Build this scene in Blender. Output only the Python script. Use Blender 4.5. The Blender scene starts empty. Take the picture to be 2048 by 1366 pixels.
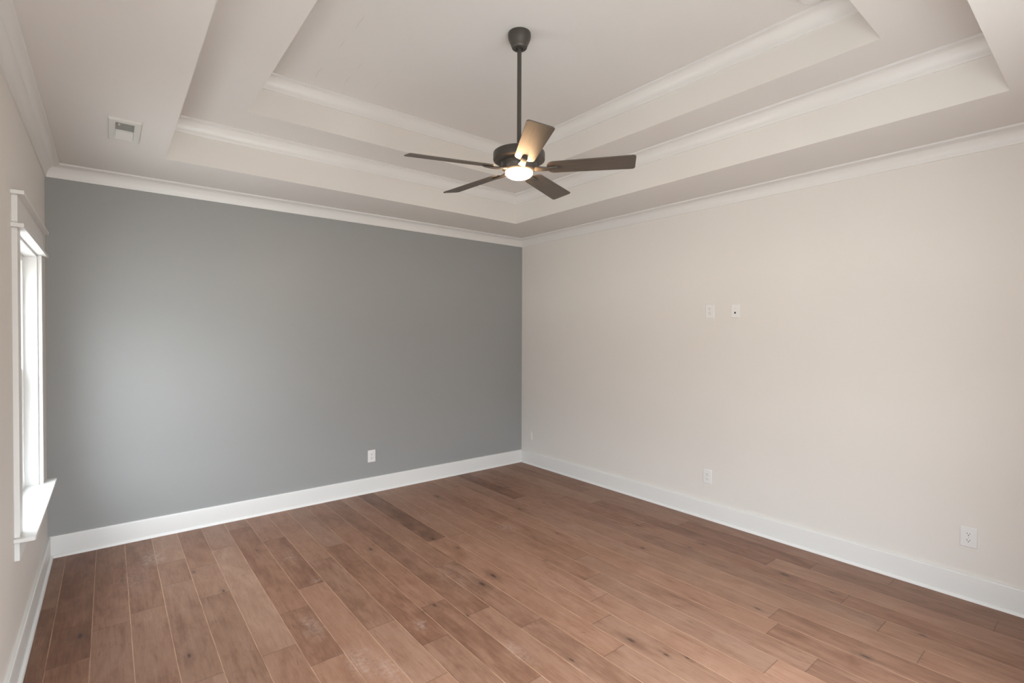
import bpy, bmesh, math, random
from mathutils import Vector, Matrix

S = bpy.context.scene
C = S.collection
random.seed(7)
R = math.radians

# ------------------------------------------------------------------ camera
cam_d = bpy.data.cameras.new('camera')
cam = bpy.data.objects.new('camera', cam_d)
C.objects.link(cam)
cam_d.sensor_width = 36.0
cam_d.lens = 995.5 / 2048 * 36.0
cam_d.clip_start = 0.02
F = Vector((0.629352, 0.777017, -0.012708)).normalized()
RT = Vector((0.777101, -0.629367, 0.003236)).normalized()
UP = RT.cross(F)
m = Matrix((RT, UP, -F)).transposed().to_4x4()
m.translation = Vector((-3.9757, -4.7141, 1.5654))
cam.matrix_world = m
S.camera = cam

# ------------------------------------------------------------------ world
world = bpy.data.worlds.new('world')
S.world = world
world.use_nodes = True
wn = world.node_tree
bg = wn.nodes['Background']
SKY = (0.88, 0.945, 1.02, 1)       # overcast sky, brighter towards the zenith
GROUND_FILL_FRONT = (0.98, 0.99, 0.98, 1)      # unseen ground beyond the front wall, glow added to light the room from below
GROUND_FILL_LEFT = (0.985, 0.99, 0.98, 1)       # unseen ground beyond the left wall, glow fitted to the room's light
SKY_S, GROUND_FILL_FRONT_S, GROUND_FILL_LEFT_S = 8.0, 4.0, 5.8
def wmath(op, a, b, clamp=False):
    n = wn.nodes.new('ShaderNodeMath'); n.operation = op; n.use_clamp = clamp
    for i, v in enumerate((a, b)):
        if isinstance(v, (int, float)): n.inputs[i].default_value = v
        else: wn.links.new(v, n.inputs[i])
    return n.outputs[0]
def wmap(v, f0, f1, t0, t1):
    n = wn.nodes.new('ShaderNodeMapRange'); wn.links.new(v, n.inputs['Value'])
    for k_, x_ in (('From Min', f0), ('From Max', f1), ('To Min', t0), ('To Max', t1)): n.inputs[k_].default_value = x_
    return n.outputs['Result']
def wcol(c, s_):
    n = wn.nodes.new('ShaderNodeVectorMath'); n.operation = 'SCALE'
    n.inputs[0].default_value = c[:3]
    if isinstance(s_, (int, float)): n.inputs['Scale'].default_value = s_
    else: wn.links.new(s_, n.inputs['Scale'])
    return n.outputs[0]
def wmix(f, a, b):
    n = wn.nodes.new('ShaderNodeMix'); n.data_type = 'RGBA'
    wn.links.new(f, n.inputs['Factor']); wn.links.new(a, n.inputs['A']); wn.links.new(b, n.inputs['B'])
    return n.outputs['Result']
_tc = wn.nodes.new('ShaderNodeTexCoord')
_sp = wn.nodes.new('ShaderNodeSeparateXYZ'); wn.links.new(_tc.outputs['Generated'], _sp.inputs[0])
_z = _sp.outputs['Z']
_side = wmap(wmath('SUBTRACT', _sp.outputs['X'], _sp.outputs['Y']), -0.5, 0.5, 0.0, 1.0)
_sky_gain = wmath('MULTIPLY', wmap(_z, 0.06, 0.24, 0.5, 1.0), wmap(_side, 0.0, 1.0, 1.0, 1.45))   # trees low down, front side brightened to light the grey wall
_sky = wcol(SKY, wmath('MULTIPLY', wmath('MULTIPLY', wmap(_z, 0.0, 1.0, 0.5, 2.0), SKY_S), _sky_gain))
_gnd = wmix(_side, wcol(GROUND_FILL_LEFT, GROUND_FILL_LEFT_S), wcol(GROUND_FILL_FRONT, GROUND_FILL_FRONT_S))
wn.links.new(wmix(wmap(_z, -0.02, 0.02, 0.0, 1.0), _gnd, _sky), bg.inputs['Color'])
bg.inputs['Strength'].default_value = 1.0

S.view_settings.view_transform = 'Standard'
S.view_settings.look = 'None'
S.view_settings.gamma = 1.0
S.view_settings.use_curve_mapping = False
S.view_settings.exposure = 0.63
try:
    S.cycles.use_denoising = True
    S.cycles.denoiser = 'OPENIMAGEDENOISE'
    S.cycles.max_bounces = 14
    S.cycles.diffuse_bounces = 10
    S.cycles.caustics_reflective = False
    S.cycles.caustics_refractive = False
except Exception:
    pass

# room dimensions (metres); x=0 beige wall, y=0 grey wall
W, L, H = 4.315, 5.0, 2.74
ZA, ZB = 3.0287, 3.2972           # heights of the two tray levels
A = (-3.674, -4.35, -0.63, -0.6465)    # outer tray opening x0,y0,x1,y1
B = (-3.258, -3.937, -1.018, -1.0635)  # inner tray opening
CD, CH = 0.083, 0.091             # crown projection, height
TW = 0.12                         # wall thickness
WIN = dict(y0=-1.455, y1=-0.50, z0=0.636, z1=2.045)
WIN2_FILL = dict(y0=-4.45, y1=-3.45, z0=0.55, z1=2.10)  # unseen second left-wall window, placed and sized to light the beige wall
WIN_FRONT_FILL = dict(x0=-4.14, x1=-1.45, z0=0.12, z1=2.20)  # unseen front-wall window, added and sized to fill the room with light

def portal(name, loc, rot, sx, sy):
    l = bpy.data.lights.new(name, 'AREA')
    l.shape = 'RECTANGLE'; l.size = sx; l.size_y = sy
    l.cycles.is_portal = True
    o = bpy.data.objects.new(name, l)
    C.objects.link(o)
    o.location = loc; o.rotation_euler = rot
for i, w_ in enumerate((WIN, WIN2_FILL)):
    portal('window_daylight', (-W - TW - 0.01, (w_['y0'] + w_['y1']) / 2, (w_['z0'] + w_['z1']) / 2),
           (0, R(-90), 0), w_['z1'] - w_['z0'], w_['y1'] - w_['y0'])
portal('window_daylight', ((WIN_FRONT_FILL['x0'] + WIN_FRONT_FILL['x1']) / 2, -L - TW - 0.01, (WIN_FRONT_FILL['z0'] + WIN_FRONT_FILL['z1']) / 2),
       (R(90), 0, 0), WIN_FRONT_FILL['x1'] - WIN_FRONT_FILL['x0'], WIN_FRONT_FILL['z1'] - WIN_FRONT_FILL['z0'])

# ------------------------------------------------------------------ materials
def new_mat(name):
    mt = bpy.data.materials.new(name); mt.use_nodes = True
    nt = mt.node_tree
    return mt, nt, nt.nodes['Principled BSDF']

def srgb(r, g, b):
    f = lambda c: (c / 255 / 12.92) if c <= 10 else (((c / 255) + 0.055) / 1.055) ** 2.4
    return (f(r), f(g), f(b), 1)

def paint(name, col, rough=0.6, bump=0.02, scale=260, spec=0.35, var=0.02, marks=None):
    mt, nt, p = new_mat(name)
    N = nt.nodes; K = nt.links
    tc = N.new('ShaderNodeTexCoord')
    n = N.new('ShaderNodeTexNoise'); n.inputs['Scale'].default_value = scale
    n.inputs['Detail'].default_value = 3
    K.new(tc.outputs['Object'], n.inputs['Vector'])
    b = N.new('ShaderNodeBump'); b.inputs['Strength'].default_value = bump
    b.inputs['Distance'].default_value = 0.002
    K.new(n.outputs['Fac'], b.inputs['Height'])
    K.new(b.outputs['Normal'], p.inputs['Normal'])
    n2 = N.new('ShaderNodeTexNoise'); n2.inputs['Scale'].default_value = 1.7
    n2.inputs['Detail'].default_value = 4
    K.new(tc.outputs['Object'], n2.inputs['Vector'])
    mx = N.new('ShaderNodeMix'); mx.data_type = 'RGBA'
    K.new(n2.outputs['Fac'], mx.inputs['Factor'])
    mx.inputs['A'].default_value = [c * (1 - var) for c in col[:3]] + [1]
    mx.inputs['B'].default_value = [min(1, c * (1 + var)) for c in col[:3]] + [1]
    out = mx.outputs['Result']
    if marks:
        fac = ellipses(nt, tc.outputs['Object'], marks, 14)
        m2 = N.new('ShaderNodeMix'); m2.data_type = 'RGBA'
        K.new(fac, m2.inputs['Factor']); K.new(out, m2.inputs['A'])
        m2.inputs['B'].default_value = [c * 0.72 for c in col[:3]] + [1]
        out = m2.outputs['Result']
    K.new(out, p.inputs['Base Color'])
    p.inputs['Roughness'].default_value = rough
    p.inputs['Specular IOR Level'].default_value = spec
    return mt

def math_node(nt, op, a=None, b=None, c=None, clamp=False):
    n = nt.nodes.new('ShaderNodeMath'); n.operation = op; n.use_clamp = clamp
    for i, v in enumerate((a, b, c)):
        if v is None: continue
        if isinstance(v, (int, float)): n.inputs[i].default_value = v
        else: nt.links.new(v, n.inputs[i])
    return n.outputs[0]

def ellipses(nt, vec, items, warp_scale, warp=0.03, soft=0.5):
    """max over soft ellipses (x, y, rx, ry, strength) in the object's xy plane"""
    N = nt.nodes; K = nt.links
    ns = N.new('ShaderNodeTexNoise'); ns.inputs['Scale'].default_value = warp_scale
    ns.inputs['Detail'].default_value = 4
    K.new(vec, ns.inputs['Vector'])
    sb = N.new('ShaderNodeVectorMath'); sb.operation = 'SUBTRACT'
    K.new(ns.outputs['Color'], sb.inputs[0]); sb.inputs[1].default_value = (0.5, 0.5, 0.5)
    sc = N.new('ShaderNodeVectorMath'); sc.operation = 'SCALE'
    K.new(sb.outputs[0], sc.inputs[0]); sc.inputs['Scale'].default_value = warp
    ad = N.new('ShaderNodeVectorMath'); ad.operation = 'ADD'
    K.new(vec, ad.inputs[0]); K.new(sc.outputs[0], ad.inputs[1])
    tot = None
    for (x, y, rx, ry, st) in items:
        s = N.new('ShaderNodeVectorMath'); s.operation = 'SUBTRACT'
        K.new(ad.outputs[0], s.inputs[0]); s.inputs[1].default_value = (x, y, 0)
        q = N.new('ShaderNodeVectorMath'); q.operation = 'MULTIPLY'
        K.new(s.outputs[0], q.inputs[0]); q.inputs[1].default_value = (1 / rx, 1 / ry, 0)
        l = N.new('ShaderNodeVectorMath'); l.operation = 'LENGTH'
        K.new(q.outputs[0], l.inputs[0])
        r = N.new('ShaderNodeMapRange'); r.interpolation_type = 'SMOOTHSTEP'
        K.new(l.outputs['Value'], r.inputs['Value'])
        r.inputs['From Min'].default_value = 1.0; r.inputs['From Max'].default_value = soft * 0.4
        r.inputs['To Min'].default_value = 0; r.inputs['To Max'].default_value = st
        tot = r.outputs['Result'] if tot is None else math_node(nt, 'MAXIMUM', tot, r.outputs['Result'])
    return tot

M = {}
M['beige'] = paint('warm_greige_wall_paint', srgb(217, 213, 208), 0.55)
M['grey'] = paint('slate_grey_wall_paint', srgb(147, 148, 147), 0.40, spec=0.65)
M['ceiling'] = paint('ceiling_paint', srgb(212, 209, 206), 0.75, marks=[
    (-2.887, -1.33, .005, .12, .5), (-2.887, -1.75, .004, .09, .35), (-2.884, -2.02, .005, .1, .5),
    (-2.707, -1.36, .005, .07, .45), (-2.708, -1.58, .004, .09, .4), (-2.521, -1.42, .004, .08, .35),
    (-2.53, -1.62, .004, .07, .2)])
M['trim'] = paint('white_trim_paint', srgb(216, 215, 213), 0.35, bump=0.008, spec=0.5, var=0.005)
M['plate'] = paint('white_plastic', srgb(222, 221, 220), 0.3, bump=0.0, spec=0.5, var=0.0)
M['vent'] = paint('white_enamelled_steel', srgb(205, 204, 200), 0.4, bump=0.0, spec=0.5, var=0.0)
M['hole_shade'] = paint('hole_shade_paint', srgb(40, 38, 36), 0.6, bump=0.0, var=0.0)  # dark solid inserts stand in for the shade inside sockets and port
M['duct_shade'] = paint('duct_and_shaded_louvre_grey', srgb(178, 177, 174), 0.7, bump=0.0, var=0.1)  # backing of the vent opening, also the shade painted on the near louvres
M['screw'] = paint('painted_screw', srgb(190, 180, 172), 0.4, bump=0, var=0)
M['vinyl'] = paint('white_vinyl', srgb(238, 240, 240), 0.35, bump=0, var=0)

def bronze():
    mt, nt, p = new_mat('brushed_dark_bronze')
    p.inputs['Base Color'].default_value = (0.078, 0.069, 0.060, 1)
    p.inputs['Metallic'].default_value = 0.35
    p.inputs['Roughness'].default_value = 0.42
    N = nt.nodes; K = nt.links
    tc = N.new('ShaderNodeTexCoord')
    n = N.new('ShaderNodeTexNoise'); n.inputs['Scale'].default_value = 90
    K.new(tc.outputs['Object'], n.inputs['Vector'])
    r = N.new('ShaderNodeMapRange'); K.new(n.outputs['Fac'], r.inputs['Value'])
    r.inputs['To Min'].default_value = 0.36; r.inputs['To Max'].default_value = 0.5
    K.new(r.outputs['Result'], p.inputs['Roughness'])
    return mt
M['bronze'] = bronze()

def blade_mat():
    mt, nt, p = new_mat('dark_walnut_blade')
    N = nt.nodes; K = nt.links
    tc = N.new('ShaderNodeTexCoord')
    mp = N.new('ShaderNodeMapping'); mp.inputs['Scale'].default_value = (5, 70, 70)
    K.new(tc.outputs['Object'], mp.inputs['Vector'])
    n = N.new('ShaderNodeTexNoise'); n.inputs['Scale'].default_value = 1.5; n.inputs['Detail'].default_value = 5
    K.new(mp.outputs[0], n.inputs['Vector'])
    cr = N.new('ShaderNodeValToRGB')
    cr.color_ramp.elements[0].position = 0.3; cr.color_ramp.elements[0].color = (0.060, 0.047, 0.037, 1)
    cr.color_ramp.elements[1].position = 0.75; cr.color_ramp.elements[1].color = (0.092, 0.074, 0.058, 1)
    K.new(n.outputs['Fac'], cr.inputs['Fac']); K.new(cr.outputs['Color'], p.inputs['Base Color'])
    p.inputs['Roughness'].default_value = 0.38
    p.inputs['Specular IOR Level'].default_value = 0.5
    return mt
M['blade'] = blade_mat()

def lens_mat():
    mt, nt, p = new_mat('frosted_lamp_glass')
    p.inputs['Base Color'].default_value = (0.95, 0.92, 0.86, 1)
    p.inputs['Roughness'].default_value = 0.4
    p.inputs['Emission Color'].default_value = (1.0, 0.62, 0.32, 1)
    p.inputs['Emission Strength'].default_value = 75.0
    return mt
M['lens'] = lens_mat()

def pane_mat():
    mt = bpy.data.materials.new('window_glass'); mt.use_nodes = True
    nt = mt.node_tree; nt.nodes.clear()
    o = nt.nodes.new('ShaderNodeOutputMaterial')
    t = nt.nodes.new('ShaderNodeBsdfTransparent'); t.inputs[0].default_value = (0.97, 0.985, 0.98, 1)
    g = nt.nodes.new('ShaderNodeBsdfGlossy'); g.inputs['Roughness'].default_value = 0.02
    f = nt.nodes.new('ShaderNodeFresnel'); f.inputs['IOR'].default_value = 1.45
    # the pane is a thin slab seen from both sides: keep the outside-in Fresnel on its back faces too
    ge = nt.nodes.new('ShaderNodeNewGeometry'); io = nt.nodes.new('ShaderNodeMix')
    nt.links.new(ge.outputs['Backfacing'], io.inputs['Factor'])
    io.inputs['A'].default_value = 1.45; io.inputs['B'].default_value = 1 / 1.45
    nt.links.new(io.outputs['Result'], f.inputs['IOR'])
    x = nt.nodes.new('ShaderNodeMixShader')
    nt.links.new(f.outputs[0], x.inputs[0]); nt.links.new(t.outputs[0], x.inputs[1])
    nt.links.new(g.outputs[0], x.inputs[2]); nt.links.new(x.outputs[0], o.inputs['Surface'])
    return mt
M['glass'] = pane_mat()

PW = 0.1617
def floor_mat():
    mt, nt, p = new_mat('hickory_plank_floor')
    N = nt.nodes; K = nt.links
    def attr(n_):
        a = N.new('ShaderNodeAttribute'); a.attribute_name = n_; return a.outputs['Fac']
    tone, seed, plen = attr('tone'), attr('seed'), attr('plen')
    uv = N.new('ShaderNodeUVMap'); uv.uv_map = 'UVMap'
    sep = N.new('ShaderNodeSeparateXYZ'); K.new(uv.outputs[0], sep.inputs[0])
    u, v = sep.outputs['X'], sep.outputs['Y']
    tc = N.new('ShaderNodeTexCoord')
    cz = N.new('ShaderNodeCombineXYZ')
    K.new(u, cz.inputs['X']); K.new(v, cz.inputs['Y']); K.new(math_node(nt, 'MULTIPLY', seed, 37.0), cz.inputs['Z'])
    def noise(sx, sy, det=5, dist=0.0, rough=0.55):
        mp = N.new('ShaderNodeMapping'); mp.inputs['Scale'].default_value = (sx, sy, 1)
        K.new(cz.outputs[0], mp.inputs['Vector'])
        n = N.new('ShaderNodeTexNoise'); n.inputs['Scale'].default_value = 1
        n.inputs['Detail'].default_value = det; n.inputs['Distortion'].default_value = dist
        n.inputs['Roughness'].default_value = rough
        K.new(mp.outputs[0], n.inputs['Vector'])
        return n.outputs['Fac']
    fine = noise(170, 9, 4)
    mid = noise(38, 3.2, 5, 1.2)
    big = noise(9, 2.0, 3, 0.8)
    cr = N.new('ShaderNodeValToRGB')
    e = cr.color_ramp.elements
    e[0].position = 0.0; e[0].color = srgb(112, 76, 58)
    e[1].position = 1.0; e[1].color = srgb(186, 147, 124)
    for pos, c in ((0.3, (140, 99, 78)), (0.5, (157, 116, 94)), (0.75, (171, 131, 109))):
        q = e.new(pos); q.color = srgb(*c)
    f1 = math_node(nt, 'MULTIPLY_ADD', fine, 0.36, -0.18)
    blot = noise(14, 7, 5, 0.6, 0.62)
    f2 = math_node(nt, 'MULTIPLY_ADD', mid, 0.66, -0.33)
    f3 = math_node(nt, 'ADD', math_node(nt, 'MULTIPLY_ADD', big, 0.62, -0.31), math_node(nt, 'MULTIPLY_ADD', blot, 0.55, -0.275))
    s_ = math_node(nt, 'ADD', math_node(nt, 'ADD', f1, f2), math_node(nt, 'ADD', f3, tone), clamp=True)
    K.new(s_, cr.inputs['Fac'])
    # hue drift between redder and greyer planks
    hue = N.new('ShaderNodeMix'); hue.data_type = 'RGBA'; hue.blend_type = 'MULTIPLY'
    K.new(math_node(nt, 'FRACT', math_node(nt, 'MULTIPLY', seed, 9.7)), hue.inputs['Factor'])
    K.new(cr.outputs['Color'], hue.inputs['A']); hue.inputs['B'].default_value = (0.93, 1.0, 1.05, 1)
    col = hue.outputs['Result']
    def over(col, fac, c):
        mx = N.new('ShaderNodeMix'); mx.data_type = 'RGBA'
        K.new(fac, mx.inputs['Factor']); K.new(col, mx.inputs['A']); mx.inputs['B'].default_value = c
        return mx.outputs['Result']
    # small mineral streaks
    st = noise(60, 7, 2, 2.0)
    stf = N.new('ShaderNodeMapRange'); stf.inputs['From Min'].default_value = 0.62; stf.inputs['From Max'].default_value = 0.76
    stf.inputs['To Max'].default_value = 0.5
    K.new(st, stf.inputs['Value'])
    col = over(col, stf.outputs['Result'], srgb(112, 78, 60))
    # knots: a soft stain and a small dark heart
    kn = [(-4.10, -1.32, 1.3), (-3.55, -.87, .7), (-3.44, -1.265, .8), (-3.15, -.77, .6), (-3.68, -1.86, 1.),
          (-2.05, -1.38, 1.2), (-2.50, -1.26, 1.1), (-2.04, -2.14, 1.5), (-2.16, -2.18, 1.5), (-2.52, -2.21, .8),
          (-2.60, -2.23, .8), (-2.43, -2.42, .6), (-1.90, -3.13, 1.3), (-2.25, -3.05, .9), (-.80, -.73, .9),
          (-1.11, -1.29, 1.), (-.59, -2.19, .8), (-1.23, -1.90, .8), (-.82, -1.31, .8), (-1.51, -.53, 1.2),
          (-1.63, -2.19, .7), (-1.99, -1.64, .8), (-.93, -2.49, 1.), (-.65, -2.70, .9), (-.515, -2.73, .7),
          (-.54, -3.32, 1.5), (-.55, -3.60, .8), (-1.09, -3.40, .9), (-1.11, -3.93, 1.2), (-.67, -4.06, .8),
          (-1.86, -3.31, .8), (-1.80, -3.39, .6)]
    soft = ellipses(nt, tc.outputs['Object'], [(x, y, .036 * s, .105 * s, .50 if s > 1.1 else .40) for x, y, s in kn], 22, 0.05)
    hard = ellipses(nt, tc.outputs['Object'], [(x, y, .012 * s, .030 * s, .82) for x, y, s in kn], 60, 0.012)
    col = over(col, soft, srgb(112, 82, 66))
    col = over(col, hard, srgb(66, 48, 42))
    # plaster dust left on the boards
    du = [(-3.748, -.457, .10, .22, .45), (-2.986, -1.035, .05, .16, .28), (-2.97, -1.50, .05, .05, .4),
          (-3.136, -1.98, .07, .18, .30), (-2.68, -2.33, .05, .08, .35), (-3.05, -2.42, .10, .20, .30),
          (-1.47, -1.556, .10, .12, .30), (-2.97, -2.57, .08, .20, .28), (-2.41, -2.83, .06, .2, .22),
          (-3.85, -.75, .12, .35, .16), (-2.25, -2.0, .15, .35, .10)]
    dfac = ellipses(nt, tc.outputs['Object'], du, 18, 0.16, 0.1)
    n5 = N.new('ShaderNodeTexNoise'); n5.inputs['Scale'].default_value = 45; n5.inputs['Detail'].default_value = 6
    K.new(tc.outputs['Object'], n5.inputs['Vector'])
    dm = N.new('ShaderNodeMapRange'); K.new(n5.outputs['Fac'], dm.inputs['Value'])
    dm.inputs['From Min'].default_value = 0.38; dm.inputs['From Max'].default_value = 0.7
    col = over(col, math_node(nt, 'MULTIPLY', dfac, dm.outputs['Result']), srgb(214, 204, 198))
    # long seams: pale eased edges; end joints: dark
    eu = math_node(nt, 'MINIMUM', u, math_node(nt, 'SUBTRACT', PW, u))
    ev = math_node(nt, 'MINIMUM', v, math_node(nt, 'SUBTRACT', plen, v))
    def edge(d, w0, w1, st_):
        r = N.new('ShaderNodeMapRange'); K.new(d, r.inputs['Value'])
        r.inputs['From Min'].default_value = w1; r.inputs['From Max'].default_value = w0
        r.inputs['To Min'].default_value = 0; r.inputs['To Max'].default_value = st_
        return r.outputs['Result']
    sm = noise(1, 6, 3)
    smr = N.new('ShaderNodeMapRange'); K.new(sm, smr.inputs['Value'])
    smr.inputs['From Min'].default_value = 0.30; smr.inputs['From Max'].default_value = 0.58
    col = over(col, edge(ev, 0.0010, 0.0035, 0.55), srgb(92, 64, 50))
    col = over(col, math_node(nt, 'MULTIPLY', edge(eu, 0.0010, 0.0026, 0.85), smr.outputs['Result']), srgb(212, 172, 142))
    stain = N.new('ShaderNodeMix'); stain.data_type = 'RGBA'; stain.blend_type = 'MULTIPLY'
    stain.inputs['Factor'].default_value = 1.0
    K.new(col, stain.inputs['A']); stain.inputs['B'].default_value = (0.68, 0.67, 0.65, 1)
    K.new(stain.outputs['Result'], p.inputs['Base Color'])
    rr = N.new('ShaderNodeMapRange'); K.new(mid, rr.inputs['Value'])
    rr.inputs['To Min'].default_value = 0.40; rr.inputs['To Max'].default_value = 0.58
    K.new(rr.outputs['Result'], p.inputs['Roughness'])
    p.inputs['Specular IOR Level'].default_value = 0.42
    # surface: hand-scraped waviness, grain, eased edges
    hb = math_node(nt, 'MULTIPLY_ADD', fine, 0.10, math_node(nt, 'MULTIPLY', mid, 0.35))
    he = math_node(nt, 'SUBTRACT', hb, math_node(nt, 'MAXIMUM', edge(eu, 0.0, 0.0035, 0.8), edge(ev, 0.0, 0.003, 0.8)))
    b = N.new('ShaderNodeBump'); b.inputs['Strength'].default_value = 0.35; b.inputs['Distance'].default_value = 0.0012
    K.new(he, b.inputs['Height']); K.new(b.outputs['Normal'], p.inputs['Normal'])
    return mt
M['floor'] = floor_mat()

# ------------------------------------------------------------------ mesh helpers
def link(name, bm, mat, parent=None, loc=(0, 0, 0), rot=(0, 0, 0), smooth=False, bevel=0.0):
    bmesh.ops.recalc_face_normals(bm, faces=bm.faces)
    me = bpy.data.meshes.new(name); bm.to_mesh(me); bm.free()
    o = bpy.data.objects.new(name, me); C.objects.link(o)
    if mat: me.materials.append(mat)
    o.parent = parent; o.location = loc; o.rotation_euler = rot
    if smooth:
        for f in me.polygons: f.use_smooth = True
        try: me.set_sharp_from_angle(angle=R(35))
        except Exception: pass
    if bevel:
        md = o.modifiers.new('bevel', 'BEVEL'); md.width = bevel; md.segments = 2; md.limit_method = 'ANGLE'
    return o

def box(bm, x0, y0, z0, x1, y1, z1, mat=None):
    vs = [bm.verts.new((x, y, z)) for x in (x0, x1) for y in (y0, y1) for z in (z0, z1)]
    for f in ((0, 1, 3, 2), (4, 6, 7, 5), (0, 4, 5, 1), (2, 3, 7, 6), (0, 2, 6, 4), (1, 5, 7, 3)):
        bm.faces.new([vs[i] for i in f])
    if mat:
        for v in vs: v.co = mat @ v.co
    return vs

def lathe(bm, prof, n=64):
    rings = []
    for r, z in prof:
        if r < 1e-5: rings.append([bm.verts.new((0, 0, z))])
        else: rings.append([bm.verts.new((r * math.cos(2 * math.pi * i / n), r * math.sin(2 * math.pi * i / n), z)) for i in range(n)])
    for a, b in zip(rings, rings[1:]):
        for i in range(n):
            j = (i + 1) % n
            if len(a) == 1 and len(b) == 1: continue
            if len(a) == 1: bm.faces.new((a[0], b[i], b[j]))
            elif len(b) == 1: bm.faces.new((a[i], a[j], b[0]))
            else: bm.faces.new((a[i], a[j], b[j], b[i]))

def extrude_outline(bm, pts, z0, z1):
    a = [bm.verts.new((x, y, z0)) for x, y in pts]
    b = [bm.verts.new((x, y, z1)) for x, y in pts]
    bm.faces.new(a[::-1]); bm.faces.new(b)
    n = len(pts)
    for i in range(n):
        j = (i + 1) % n
        bm.faces.new((a[i], a[j], b[j], b[i]))

def rounded_rect(w, h, r, n=6, cx=0, cy=0):
    pts = []
    for sx, sy, a0 in ((1, 1, 0), (-1, 1, 90), (-1, -1, 180), (1, -1, 270)):
        for i in range(n + 1):
            a = R(a0 + 90 * i / n)
            pts.append((cx + sx * (w / 2 - r) + r * math.cos(a), cy + sy * (h / 2 - r) + r * math.sin(a)))
    return pts

def sweep_loop(bm, rect, prof):
    """profile points (inset from the rectangle, z) carried round the inside of a rectangle, mitred"""
    x0, y0, x1, y1 = rect
    rings = []
    for d, z in prof:
        rings.append([bm.verts.new(c) for c in ((x0 + d, y0 + d, z), (x1 - d, y0 + d, z), (x1 - d, y1 - d, z), (x0 + d, y1 - d, z))])
    n = len(rings)
    for k in range(n):
        a, b = rings[k], rings[(k + 1) % n]
        for i in range(4):
            j = (i + 1) % 4
            bm.faces.new((a[i], a[j], b[j], b[i]))

def sweep_side(bm, side, prof, rect):
    """the same profile along one wall only, ends mitred"""
    x0, y0, x1, y1 = rect
    ends = {'back': lambda d, z: ((x0 + d, y1 - d, z), (x1 - d, y1 - d, z)),
            'front': lambda d, z: ((x0 + d, y0 + d, z), (x1 - d, y0 + d, z)),
            'left': lambda d, z: ((x0 + d, y0 + d, z), (x0 + d, y1 - d, z)),
            'right': lambda d, z: ((x1 - d, y0 + d, z), (x1 - d, y1 - d, z))}[side]
    pr = [[bm.verts.new(c) for c in ends(d, z)] for d, z in prof]
    n = len(pr)
    for k in range(n):
        a, b = pr[k], pr[(k + 1) % n]
        bm.faces.new((a[0], a[1], b[1], b[0]))
    bm.faces.new([p_[0] for p_ in pr]); bm.faces.new([p_[1] for p_ in pr][::-1])

def empty(name, loc, rotz=0.0):
    o = bpy.data.objects.new(name, None); C.objects.link(o)
    o.location = loc; o.rotation_euler = (0, 0, rotz); o.empty_display_size = 0.05
    return o

def tag(o, label, cat, group=None):
    o['label'] = label; o['category'] = cat
    if group: o['group'] = group
    return o

def structure(o, label=None):
    o['kind'] = 'structure'
    if label: o['label'] = label
    return o

ROOM = (-W, -L, 0, 0)

# ------------------------------------------------------------------ floor
joints = {-1: [-1.57, -1.2], 0: [-1.31], 1: [-1.23], 2: [-.97, -.6], 3: [-1.29, -.81], 4: [-2.09, -.57],
          5: [-2.31, -1.76, -.23], 6: [-1.53], 7: [-2.75, -2.2, -1.21], 8: [-2.5], 9: [-2.19, -.69, -.37],
          10: [-2.42], 11: [-1.81], 12: [-3.13, -1.41], 13: [-2.91, -1.43], 14: [-2.75], 15: [-2.55],
          16: [-3.79, -2.31], 17: [-3.54], 18: [-3.48], 19: [-4.1, -1.05], 20: [-3.9], 21: [-2.2], 22: [-3.18], 23: [-1.3], 24: [-3.79]}
marked = [(12, -1.02, .20), (15, -2.75, .26), (19, -.71, .24), (9, -2.74, .30), (10, -1.81, .34), (8, -2.42, .34),
          (14, -3.23, .62), (16, -3.83, .34), (7, -2.62, .62), (10, -2.6, .5), (14, -2.47, .62), (6, -2.05, .62),
          (7, -.95, .55), (1, -.68, .32), (-1, -1.03, .30), (-1, -1.4, .28), (0, -.8, .36), (4, -.12, .55), (5, -1.53, .38),
          (15, -3.57, .62), (-1, -2.5, .42), (0, -2.2, .46), (13, -2.0, .62), (12, -2.2, .55), (9, -1.4, .5), (-2, -1.2, .3)]
bm = bmesh.new()
uvl = bm.loops.layers.uv.new('UVMap')
rng = random.Random(21)
data = []
for k in range(-3, 26):
    x0 = max(-3.973 - PW / 2 + k * PW, -W - 0.0); x1 = min(-3.973 + PW / 2 + k * PW, 0.0)
    if x1 - x0 < 0.004: continue
    js = sorted(joints.get(k, []), reverse=True)
    ys = [0.0] + js
    y = ys[-1]
    while y > -L:
        y -= rng.uniform(0.7, 1.75)
        if y < -L + .12: y = -L
        ys.append(y)
    if ys[1] < -1.5 and k not in (11, 14, 15, 16, 17, 18, 10):
        ys.insert(1, ys[1] * rng.uniform(.35, .6))
    ys = sorted(set(max(-L, t) for t in ys), reverse=True)
    for a, b in zip(ys, ys[1:]):
        vs = [bm.verts.new(c) for c in ((x0, b, 0), (x1, b, 0), (x1, a, 0), (x0, a, 0))]
        f = bm.faces.new(vs)
        ox = x0 - (-3.973 - PW / 2 + k * PW)
        for lp, (uu, vv) in zip(f.loops, ((ox, 0), (ox + x1 - x0, 0), (ox + x1 - x0, a - b), (ox, a - b))):
            lp[uvl].uv = (uu, vv)
        t = rng.gauss(0.50, 0.095)
        for (mk, my, mt_) in marked:
            if mk == k and b < my < a: t = mt_
        data.append((min(.78, max(.2, t)), rng.random(), a - b))
bmesh.ops.recalc_face_normals(bm, faces=bm.faces)
me = bpy.data.meshes.new('floor'); bm.to_mesh(me)
for nm, i in (('tone', 0), ('seed', 1), ('plen', 2)):
    at = me.attributes.new(nm, 'FLOAT', 'FACE')
    for q, d in enumerate(data): at.data[q].value = d[i]
bm.free()
me.materials.append(M['floor'])
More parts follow.
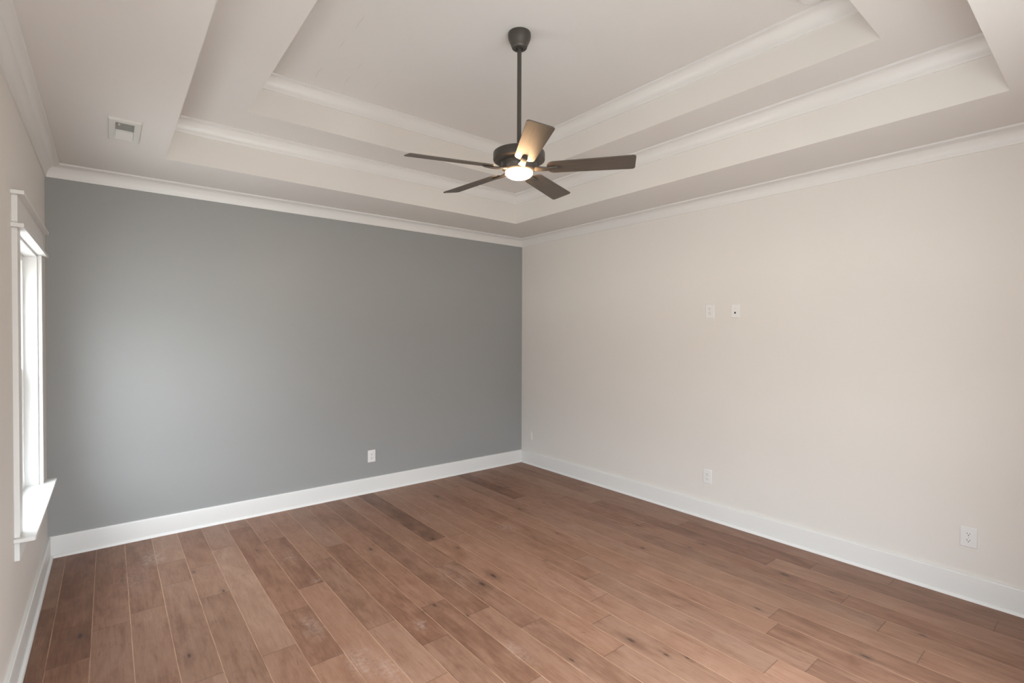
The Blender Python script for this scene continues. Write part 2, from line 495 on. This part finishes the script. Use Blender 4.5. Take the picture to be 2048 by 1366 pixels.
if me.polygons[0].normal.z < 0: me.flip_normals()
fl = bpy.data.objects.new('floor', me); C.objects.link(fl)
structure(fl, 'wide-plank brown hardwood floor with knots and white dust smears')

# ------------------------------------------------------------------ walls, ceiling
bm = bmesh.new(); box(bm, -W - TW, 0, -0.02, TW, TW, ZB + .1)
structure(link('wall_back', bm, M['grey']), 'slate grey accent wall')
bm = bmesh.new(); box(bm, 0, -L - TW, -0.02, TW, 0, ZB + .1)
structure(link('wall_right', bm, M['beige']), 'plain warm beige wall')

def wall_with_holes(bm, mk, s0, s1, z0, z1, holes):
    """mk(s0,z0,s1,z1) adds a box; holes are (s0,s1,z0,z1) sorted along s"""
    s = s0
    for h0, h1, hz0, hz1 in holes:
        mk(s, z0, h0, z1); mk(h0, z0, h1, hz0); mk(h0, hz1, h1, z1); s = h1
    mk(s, z0, s1, z1)
bm = bmesh.new()
wall_with_holes(bm, lambda a, c, b, d: box(bm, -W - TW, a, c, -W, b, d), -L - TW, 0, -0.02, ZB + .1,
                [(w_['y0'], w_['y1'], w_['z0'] - .018, w_['z1']) for w_ in (WIN2_FILL, WIN)])
structure(link('wall_left', bm, M['beige']), 'beige wall with the window')
bm = bmesh.new()
wall_with_holes(bm, lambda a, c, b, d: box(bm, a, -L - TW, c, b, -L, d), -W, 0, -0.02, ZB + .1,
                [(WIN_FRONT_FILL['x0'], WIN_FRONT_FILL['x1'], WIN_FRONT_FILL['z0'] - .018, WIN_FRONT_FILL['z1'])])
structure(link('wall_front', bm, M['beige']))

bm = bmesh.new()
def ring(bm, o, i, z0, z1):
    box(bm, o[0], o[1], z0, i[0], o[3], z1); box(bm, i[2], o[1], z0, o[2], o[3], z1)
    box(bm, i[0], o[1], z0, i[2], i[1], z1); box(bm, i[0], i[3], z0, i[2], o[3], z1)
ring(bm, ROOM, A, H, ZB + .1)
ring(bm, A, B, ZA, ZB + .1)
box(bm, B[0], B[1], ZB, B[2], B[3], ZB + .1)
ceil = structure(link('ceiling', bm, M['ceiling']), 'double tray ceiling')
ceil.data.materials.append(M['beige'])
for f_ in ceil.data.polygons:                 # the upright faces of the tray steps carry the wall colour
    if abs(f_.normal.z) < 0.5: f_.material_index = 1

def crown_profile(zt, c=CD, h=CH):
    pr = [(0, zt), (0, zt - h), (0.009, zt - h), (0.011, zt - h + .006)]
    ax, az = c - .006, zt - .012           # arc end
    sx, sz = 0.011, zt - h + .006
    for i in range(1, 11):
        t = R(90 * i / 10)
        pr.append((ax - (ax - sx) * math.cos(t), sz + (az - sz) * math.sin(t)))
    pr += [(c - .002, az), (c, az + .002), (c, zt)]
    return pr
for i, (rc, z, lb) in enumerate(((ROOM, H, 'white cove crown moulding round the room'), (A, ZA, 'white cove moulding in the outer tray step'),
                             (B, ZB, 'white cove moulding in the inner tray step'))):
    bm = bmesh.new(); sweep_loop(bm, rc, crown_profile(z, CD if i == 0 else .077))
    structure(link('trim_%d' % (i + 1), bm, M['trim'], smooth=True), lb)

BASE = [(0, 0), (0.0165, 0), (0.0165, 0.141), (0.0155, 0.146), (0.0125, 0.1495), (0, 0.1495)]
SHOE = [(0.0166, 0)] + [(0.0166 + 0.0145 * math.cos(R(a)), 0.019 * math.sin(R(a))) for a in range(0, 91, 10)]
for side in ('back', 'right', 'left', 'front'):
    bm = bmesh.new(); sweep_side(bm, side, BASE, ROOM)
    b_ = structure(link('baseboard_' + side, bm, M['trim'], smooth=True))
    bm = bmesh.new(); sweep_side(bm, side, SHOE, ROOM)
    link('shoe_moulding', bm, M['trim'], b_, smooth=True)

# ------------------------------------------------------------------ windows
def window(n, length, mat_world, z0, z1, mullion=False):
    """local frame: x along the wall 0..length, y towards the room, z up"""
    r = empty('window_%d' % n, (0, 0, 0)); r.matrix_world = mat_world
    structure(r)
    cw, ct = 0.092, 0.020
    def part(name, boxes, mat, parent=r, bevel=0.0015):
        bm = bmesh.new()
        for b in boxes: box(bm, *b)
        return link(name, bm, mat, parent, bevel=bevel)
    part('side_casing', [(-cw, 0, z0, 0.006 - 0.006, ct, z1)], M['trim'])
    part('side_casing', [(length, 0, z0, length + cw, ct, z1)], M['trim'])
    part('casing_fillet', [(-cw - .024, 0, z1, length + cw + .024, .044, z1 + .019)], M['trim'])
    part('head_casing', [(-cw, 0, z1 + .019, length + cw, ct + .001, z1 + .148)], M['trim'])
    part('head_cap', [(-cw - .028, 0, z1 + .148, length + cw + .028, .046, z1 + .166)], M['trim'])
    bm = bmesh.new()
    pts = rounded_rect(length + 2 * cw + .06, .075 * 2, .008, cx=length / 2, cy=0)
    pts = [(x, max(0, y)) for x, y in pts if y > -.001] + [(length, 0), (length, -.10), (0, -.10), (0, 0)]
    # outline: the front edge with rounded horns, then back into the opening
    f = [(-cw - .03, 0)] + [(-cw - .03 + .01 * (1 - math.cos(R(a))), .065 + .010 * math.sin(R(a))) for a in (0, 30, 60, 90)]
    g = [(length + cw + .03 - x0 - (-cw - .03) + (-cw - .03) * 0 + 0, y0) for x0, y0 in []]
    g = [(length + cw + .03 - (x_ - (-cw - .03)), y_) for x_, y_ in f][::-1]
    out = f + g + [(length, 0), (length, -.10), (0, -.10), (0, 0)]
    extrude_outline(bm, out, z0 - .018, z0)
    link('stool', bm, M['trim'], r, bevel=.003)
    part('apron', [(-cw, 0, z0 - .108, length + cw, ct - .002, z0 - .018)], M['trim'])
    # jamb liners
    part('jamb', [(-.0, -.10, z0, .012, 0, z1 - .012)], M['trim'])
    part('jamb', [(length - .012, -.10, z0, length, 0, z1 - .012)], M['trim'])
    part('jamb', [(0, -.10, z1 - .012, length, 0, z1)], M['trim'])
    # vinyl frame, two sashes, panes
    fy0, fy1 = -.120, -.062
    fw = .030
    units = [(0.012, length - .012)] if not mullion else [(0.012, length / 2 - .02), (length / 2 + .02, length - .012)]
    if mullion: part('mullion', [(length / 2 - .02, -.119, z0, length / 2 + .02, -.05, z1 - .012)], M['vinyl'])
    for a, b in units:
        zt = z1 - .012
        part('window_frame', [(a, fy0, z0, a + fw, fy1, zt), (b - fw, fy0, z0, b, fy1, zt),
                              (a + fw, fy0, z0, b - fw, fy1, z0 + fw), (a + fw, fy0, zt - fw, b - fw, fy1, zt)], M['vinyl'])
        zm = (z0 + zt) / 2
        for (s0, s1, y0) in ((z0 + fw, zm + .02, -.093), (zm - .02, zt - fw, -.119)):
            aa, bb, sw = a + fw, b - fw, .042
            sh = part('sash', [(aa, y0, s0, aa + sw, y0 + .026, s1), (bb - sw, y0, s0, bb, y0 + .026, s1),
                               (aa + sw, y0, s0, bb - sw, y0 + .026, s0 + sw), (aa + sw, y0, s1 - sw, bb - sw, y0 + .026, s1)], M['vinyl'])
            part('pane', [(aa + sw, y0 + .012, s0 + sw, bb - sw, y0 + .016, s1 - sw)], M['glass'], sh, bevel=0)
    return r
# left wall: local x -> world -y... local y -> world +x
def wall_left_matrix(y1):
    return Matrix(((0, 1, 0, -W), (-1, 0, 0, y1), (0, 0, 1, 0), (0, 0, 0, 1)))
w1 = window(1, WIN['y1'] - WIN['y0'], wall_left_matrix(WIN['y1']), WIN['z0'], WIN['z1'])
w1['label'] = 'white framed window with a deep stool beside the grey wall'
window(2, WIN2_FILL['y1'] - WIN2_FILL['y0'], wall_left_matrix(WIN2_FILL['y1']), WIN2_FILL['z0'], WIN2_FILL['z1'], mullion=True)  # unseen window, sized for its light on the far wall
window(3, WIN_FRONT_FILL['x1'] - WIN_FRONT_FILL['x0'], Matrix(((1, 0, 0, WIN_FRONT_FILL['x0']), (0, 1, 0, -L), (0, 0, 1, 0), (0, 0, 0, 1))),
       WIN_FRONT_FILL['z0'], WIN_FRONT_FILL['z1'], mullion=True)  # added fill window behind the camera

# ------------------------------------------------------------------ ceiling fan
fan = tag(empty('ceiling_fan', (-2.133, -2.498, ZB)),
          'dark bronze five-blade ceiling fan with a lit lamp, hanging from the tray ceiling', 'ceiling fan')
def z_(z): return z - ZB
bm = bmesh.new()
lathe(bm, [(0, 0), (.064, 0), (.0655, -.004), (.0655, -.020), (.064, -.030), (.058, -.046), (.050, -.062), (.046, -.074),
           (.043, -.083), (.038, -.087), (.022, -.087), (.020, -.082), (0, -.082)])
link('canopy', bm, M['bronze'], fan, smooth=True)
bm = bmesh.new(); lathe(bm, [(0, -.078), (.0125, -.078), (.0125, z_(2.64)), (0, z_(2.64))], 32)
link('downrod', bm, M['bronze'], fan, smooth=True)
bm = bmesh.new()
lathe(bm, [(0, z_(2.655)), (.020, z_(2.655)), (.024, z_(2.650)), (.026, z_(2.640)), (.032, z_(2.625)), (.120, z_(2.622)), (.140, z_(2.619)),
           (.1475, z_(2.614)), (.149, z_(2.607)), (.149, z_(2.574)), (.1475, z_(2.570)), (.140, z_(2.566)), (.110, z_(2.560)), (.100, z_(2.556)), (0, z_(2.556))], 96)
link('motor_housing', bm, M['bronze'], fan, smooth=True)
bm = bmesh.new()
lathe(bm, [(0, z_(2.5565)), (.104, z_(2.5565)), (.103, z_(2.540)), (.098, z_(2.524)), (.088, z_(2.512)), (.078, z_(2.507)), (.0755, z_(2.505)), (0, z_(2.505))], 96)
link('light_fitter', bm, M['bronze'], fan, smooth=True)
bm = bmesh.new()
prof = [(0, z_(2.507)), (.075, z_(2.507)), (.0783, z_(2.504))] + [(.079 * math.cos(R(a)), z_(2.500) - .036 * math.sin(R(a))) for a in range(0, 91, 9)]
prof[-1] = (0, prof[-1][1])
lathe(bm, prof, 64)
lens = link('light_lens', bm, M['lens'], fan, smooth=True); lens['label'] = 'glowing frosted glass lens'

def blade_bm():
    bm = bmesh.new()
    r0, r1, w0, w1 = .162, .655, .112, .134
    pts = []
    def corner(cx, cy, rad, a0):
        for i in range(9):
            a = R(a0 + 90 * i / 8); pts.append((cx + rad * math.cos(a), cy + rad * math.sin(a)))
    corner(r1 - .018, w1 / 2 - .018, .018, 0)
    corner(r0 + .040, w0 / 2 - .040, .040, 90)
    corner(r0 + .040, -w0 / 2 + .040, .040, 180)
    corner(r1 - .018, -w1 / 2 + .018, .018, 270)
    extrude_outline(bm, pts, -.0028, .0028)
    return bm
def arm_bm():
    bm = bmesh.new()
    sec = [(.085, .044, -.0005, .016), (.110, .042, -.004, .016), (.135, .038, -.008, .015), (.160, .034, -.0095, .0132),
           (.185, .034, -.0088, .0117), (.208, .034, -.0076, .009), (.220, .028, -.0066, .007), (.226, .014, -.0056, .004)]
    rings = []
    for x, w, z, t in sec:
        ring_ = []
        for i in range(12):
            a = 2 * math.pi * i / 12
            ring_.append(bm.verts.new((x, w / 2 * math.copysign(abs(math.cos(a)) ** .7, math.cos(a)),
                                       z + t / 2 * math.copysign(abs(math.sin(a)) ** .7, math.sin(a)))))
        rings.append(ring_)
    for a, b in zip(rings, rings[1:]):
        for i in range(12):
            j = (i + 1) % 12; bm.faces.new((a[i], a[j], b[j], b[i]))
    bm.faces.new(rings[0][::-1]); bm.faces.new(rings[-1])
    return bm
blade0 = link('fan_blade', blade_bm(), M['blade'], fan, smooth=True, bevel=.0012)
arm0 = link('blade_arm', arm_bm(), M['bronze'], blade0, smooth=True)
for k in range(5):
    if k == 0: b_, a_ = blade0, arm0
    else:
        b_ = blade0.copy(); C.objects.link(b_); b_.parent = fan
        a_ = arm0.copy(); C.objects.link(a_); a_.parent = b_
    b_.rotation_mode = 'QUATERNION'
    sag = math.asin((.012, -.006, -.006, 0.0, .021)[k] / .655)      # the fan hangs a touch out of level
    b_.rotation_quaternion = (Matrix.Rotation(R(-121 + 72 * k), 3, 'Z') @ Matrix.Rotation(sag, 3, 'Y') @ Matrix.Rotation(R(-13), 3, 'X')).to_quaternion()
    b_.location = (0, 0, z_(2.522))

# ------------------------------------------------------------------ wall plates (local: front faces -y)
def rr_solid(bm, w, h, r, y0, y1, cx=0, cz=0):
    pts = rounded_rect(w, h, r, 5, cx, cz)
    a = [bm.verts.new((x, y0, z)) for x, z in pts]; b = [bm.verts.new((x, y1, z)) for x, z in pts]
    bm.faces.new(a); bm.faces.new(b[::-1]); n = len(pts)
    for i in range(n):
        j = (i + 1) % n; bm.faces.new((a[i], b[i], b[j], a[j]))
def plate_bm(w=.075, h=.117, t=.0055, r=.004, edge=.003):
    bm = bmesh.new()
    lo = rounded_rect(w, h, r, 5); hi = rounded_rect(w - 2 * edge, h - 2 * edge, r, 5)
    v0 = [bm.verts.new((x, 0, z)) for x, z in lo]; v1 = [bm.verts.new((x, -t * .45, z)) for x, z in lo]
    v2 = [bm.verts.new((x, -t, z)) for x, z in hi]
    n = len(lo)
    bm.faces.new(v0); bm.faces.new(v2)
    for a, b in ((v0, v1), (v1, v2)):
        for i in range(n):
            j = (i + 1) % n; bm.faces.new((a[i], a[j], b[j], b[i]))
    return bm
def outlet(loc, rotz, label, w=.078, h=.119, group=None):
    o = tag(empty('power_outlet', loc, rotz), label, 'power outlet', group)
    link('wall_plate', plate_bm(w, h), M['plate'], o, smooth=False)
    for s in (1, -1):
        bm = bmesh.new(); rr_solid(bm, .034, .0285, .009, -.0050, -.0078, 0, s * .0195)
        f = link('receptacle', bm, M['plate'], o)
        for dx, hh in ((-.0065, .0085), (.0065, .007)):
            bm = bmesh.new(); rr_solid(bm, .0024, hh, .0005, -.0070, -.0080, dx, s * .0195 + .0040)
            link('slot', bm, M['hole_shade'], f)
        bm = bmesh.new(); rr_solid(bm, .0052, .0052, .0024, -.0070, -.0080, 0, s * .0195 - .0066)
        link('ground_hole', bm, M['hole_shade'], f)
    bm = bmesh.new(); rr_solid(bm, .005, .005, .0024, -.0050, -.0066, 0, 0)
    link('screw', bm, M['screw'], o)
    return o
RIGHT = R(-90)
outlet((-1.951, 0, .3585), 0, 'white duplex outlet low on the grey wall, right of its middle')
outlet((0, -2.470, .3615), RIGHT, 'white duplex outlet low on the beige wall, below the two high plates')
outlet((0, -4.136, .3705), RIGHT, 'white duplex outlet low on the beige wall near the right edge of the photo')
outlet((0, -2.480, 1.775), RIGHT, 'white duplex outlet at mid height on the beige wall, left of the cable plate')
o = tag(empty('cable_plate', (0, -2.702, 1.769), RIGHT), 'white cable plate with a small black port, at mid height on the beige wall', 'wall plate')
link('wall_plate', plate_bm(.072, .112), M['plate'], o)
bm = bmesh.new(); rr_solid(bm, .020, .024, .003, -.0050, -.0068, 0, -.012)
pt = link('port_insert', bm, M['plate'], o)
bm = bmesh.new(); rr_solid(bm, .013, .015, .0015, -.0060, -.0072, 0, -.015)
link('port_opening', bm, M['hole_shade'], pt)
bm = bmesh.new(); rr_solid(bm, .008, .005, .002, -.0050, -.0064, -.001, .021)
link('screw', bm, M['screw'], o)
o = tag(empty('cover_plate', (0, -.160, .3425), RIGHT), 'rounded beige-painted blank cover plate low on the beige wall beside the room corner', 'cover plate')
link('wall_plate', plate_bm(.076, .117, .006, .022), M['beige'], o)
bm = bmesh.new(); rr_solid(bm, .034, .068, .008, -.0055, -.0072)
link('cover_insert', bm, M['beige'], o)

# ------------------------------------------------------------------ ceiling register
# outer frame x -3.972..-3.826, y -1.250..-0.878 ; opening x -3.942..-3.859, y -1.212..-.930
v = tag(empty('ceiling_vent', (-3.899, -1.064, H)), 'white metal air register with a dark slot in the ceiling near the window', 'air vent')
bm = bmesh.new()
ow, oh, iw, ih = .146 / 2, .372 / 2, .083 / 2, .284 / 2
pr = [(0, 0), (0, -.004), (.006, -.0085), (.0, 0)]
def rect_ring(bm, lv):
    rings = []
    for w_, h_, z in lv:
        rings.append([bm.verts.new(c) for c in ((-w_, -h_, z), (w_, -h_, z), (w_, h_, z), (-w_, h_, z))])
    n = len(rings)
    for k in range(n):
        a, b = rings[k], rings[(k + 1) % n]
        for i in range(4):
            j = (i + 1) % 4; bm.faces.new((a[i], a[j], b[j], b[i]))
rect_ring(bm, [(ow, oh, 0), (ow, oh, -.009), (ow - .004, oh - .004, -.012), (iw + .002, ih + .002, -.012), (iw, ih, -.008), (iw, ih, -.0005), (iw, ih, 0)])
link('vent_frame', bm, M['vent'], v)
bm = bmesh.new(); box(bm, -iw, -ih, -.0012, iw, ih, 0)
link('duct_opening', bm, M['duct_shade'], v)
for sgn, (a, b) in ((1, (-ih, -.012)), (-1, (.012, ih))):
    bm = bmesh.new()
    n = 9
    for i in range(n):
        y = a + (b - a) * (i + .5) / n
        tilt = R(52) if sgn > 0 else R(-20)
        mt_ = Matrix.Translation((0, y, -.0055)) @ Matrix.Rotation(tilt, 4, 'X')
        hw = .0045 if sgn > 0 else .0066
        box(bm, -iw + .0005, -hw, -.0004, iw - .0005, hw, .0004, mt_)
    link('louvre_bank', bm, M['vent'] if sgn < 0 else M['duct_shade'], v)  # near bank coloured darker to imitate shade between its slats
bm = bmesh.new(); box(bm, -iw, -.012, -.0095, iw, .012, -.0055)
link('centre_bar', bm, M['vent'], v, bevel=.001)
bm = bmesh.new(); box(bm, -.030, -.112, -.0105, -.021, -.100, -.0015)
link('damper_lever', bm, M['vent'], v)

# ------------------------------------------------------------------ smoke alarm
s = tag(empty('smoke_alarm', (-1.225, -3.705, ZB)), 'round white smoke alarm on the ceiling at the top edge, in the inner tray', 'smoke alarm')
bm = bmesh.new(); lathe(bm, [(0, 0), (.068, 0), (.069, -.003), (.069, -.010), (.067, -.012), (0, -.012)], 48)
link('mounting_base', bm, M['plate'], s, smooth=True)
bm = bmesh.new(); lathe(bm, [(0, -.012), (.061, -.012), (.063, -.016), (.062, -.026), (.056, -.035), (.044, -.040), (0, -.042)], 48)
link('alarm_cover', bm, M['plate'], s, smooth=True)
